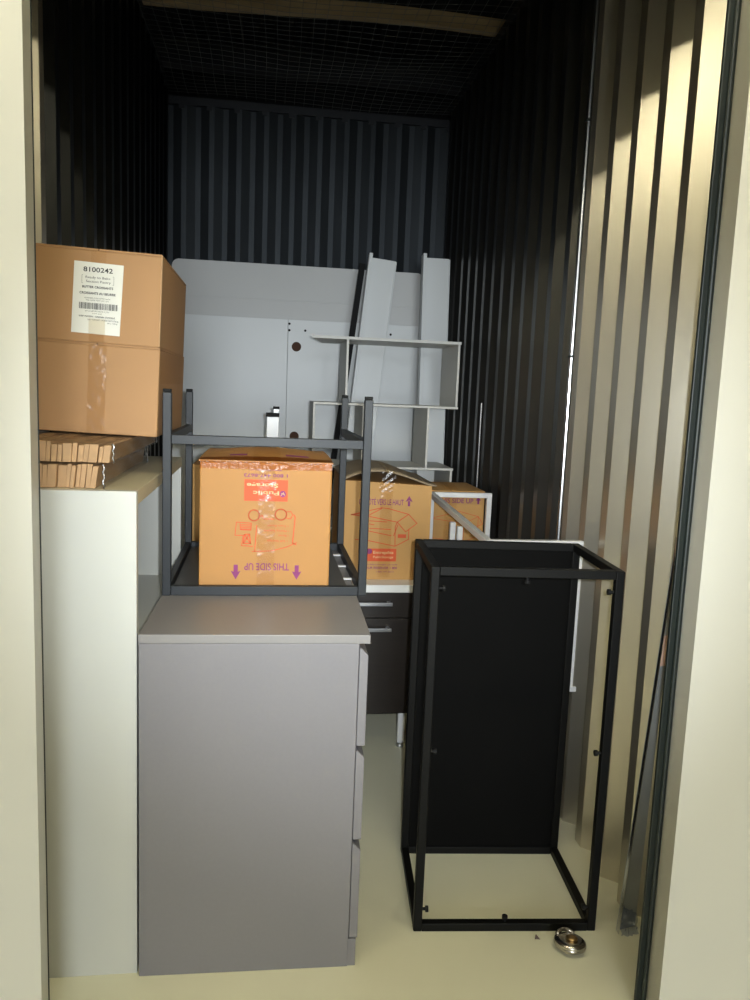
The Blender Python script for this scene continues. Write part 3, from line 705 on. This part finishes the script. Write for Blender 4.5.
s0 = P0 + (P1 - P0) * .69; s1 = P0 + (P1 - P0) * .765
quadbox(s0 + rr * .12 + Vector((0, -.002, 0)), s0 + rr * .42 + Vector((0, -.002, 0)), s1 + rr * .10 + Vector((0, -.002, 0)), s1 + rr * .38 + Vector((0, -.002, 0)), Vector((0, .001, 0)), 'sticker', M['pink'])
random.seed(3)
b = MB(); b.grid(lambda u, v: (.900 + .045 * u + random.uniform(-.004, .004), 1.672 + .016 * v + random.uniform(-.005, .005) + .004 * u, .003 + .075 * v * (1 - .4 * u) + random.uniform(-.003, .004) * (v > .05)), 9, 9)
single('plastic_scrap', b, M['plastic'], (.92, 1.675, 0), 'crumpled scrap of clear plastic at the foot of the leaning metal channel', 'plastic')

# ------------------------------------------------------------------ disc padlock and a metal chip on the floor
t = thing('disc_padlock', (.750, 1.640, 0), 'round silver disc padlock lying on the floor before the black frame', 'padlock')
mt = Matrix.Translation((.750, 1.640, .0180)) @ Matrix.Rotation(math.radians(5), 4, 'Y') @ Matrix.Rotation(math.radians(-9), 4, 'X') @ Matrix.Scale(1.08, 4) @ Matrix.Scale(.85, 4, (0, 0, 1))
b = MB(); b.lathe([(.020, -.0125), (.030, -.0115), (.0345, -.007), (.036, -.001), (.0345, .001), (.036, .003), (.0345, .008), (.030, .0115), (.024, .013), (.020, .0115), (.012, .0110)], 40, mt); build('lock_body', b, M['lock_steel'], t, smooth=True)
b = MB(); b.lathe([(.013, .010), (.013, .0150), (.010, .0165), (.004, .017)], 24, mt @ Matrix.Translation((.004, .002, 0))); build('keyway', b, M['brass'], t, smooth=True)
b = MB(); b.tube([mt @ Vector((.031 * math.cos(a), .031 * math.sin(a), .012 + .006 * math.sin((a - .9) * 2))) for a in [.9 + i * .13 for i in range(13)]], .0045, 10); build('shackle', b, M['lock_steel'], t, smooth=True)
b = MB(); b.bm.faces.new; 
v = [b.bm.verts.new(p) for p in ((.677, 1.683, 0), (.692, 1.680, 0), (.684, 1.694, 0), (.680, 1.685, .014))]
for q_ in ((0, 1, 2), (0, 1, 3), (1, 2, 3), (2, 0, 3)): b.bm.faces.new([v[i] for i in q_])
bmesh.ops.bevel(b.bm, geom=list(b.bm.edges), offset=.001, segments=1, affect='EDGES')
single('metal_chip', b, M['chip'], (.684, 1.685, 0), 'tiny brownish metal chip on the floor, left of the disc padlock', 'chip')

# ------------------------------------------------------------------ light
for nd in M['tube'].node_tree.nodes:
    if nd.type == 'EMISSION': nd.inputs[1].default_value = 98
fd = bpy.data.lights.new('camera_flash', 'SPOT'); fd.energy = 158; fd.color = (.90, .96, 1.); fd.spot_size = math.radians(62); fd.spot_blend = 1.; fd.shadow_soft_size = .012
fo = bpy.data.objects.new('camera_flash', fd); COL.objects.link(fo)
w = bpy.data.worlds.new('world'); w.use_nodes = True; w.node_tree.nodes['Background'].inputs[0].default_value = (.02, .02, .02, 1); SC.world = w

# ------------------------------------------------------------------ camera
F = 777.
dn = Vector((146 - 375, 6202 - 500, F)).normalized()
yy_ = Vector((270 - 375, 390 - 500, F)); yy_ = (yy_ - dn * yy_.dot(dn)).normalized()
xx_ = dn.cross(yy_)
R = Matrix((xx_, yy_, -dn))
cx, cy, cz = R @ Vector((1, 0, 0)), R @ Vector((0, -1, 0)), R @ Vector((0, 0, -1))
cd = bpy.data.cameras.new('camera'); co = bpy.data.objects.new('camera', cd); COL.objects.link(co)
rot = Matrix((cx, cy, cz)).transposed()
co.matrix_world = Matrix.Translation((0, 0, H)) @ rot.to_4x4()
cd.sensor_fit = 'VERTICAL'; cd.sensor_height = 36; cd.lens = F / 1000 * 36; cd.clip_start = .02; cd.clip_end = 50
SC.camera = co
fo.matrix_world = Matrix.Translation(Vector((0, 0, H)) + cx * .045 + cy * .02) @ rot.to_4x4()
SC.view_settings.view_transform = 'Standard'; SC.view_settings.look = 'None'; SC.view_settings.gamma = 1; SC.view_settings.use_curve_mapping = False
SC.view_settings.exposure = 0.
SC.cycles.max_bounces = 10; SC.cycles.glossy_bounces = 8; SC.cycles.transparent_max_bounces = 12; SC.cycles.use_denoising = True
SC.cycles.caustics_reflective = True
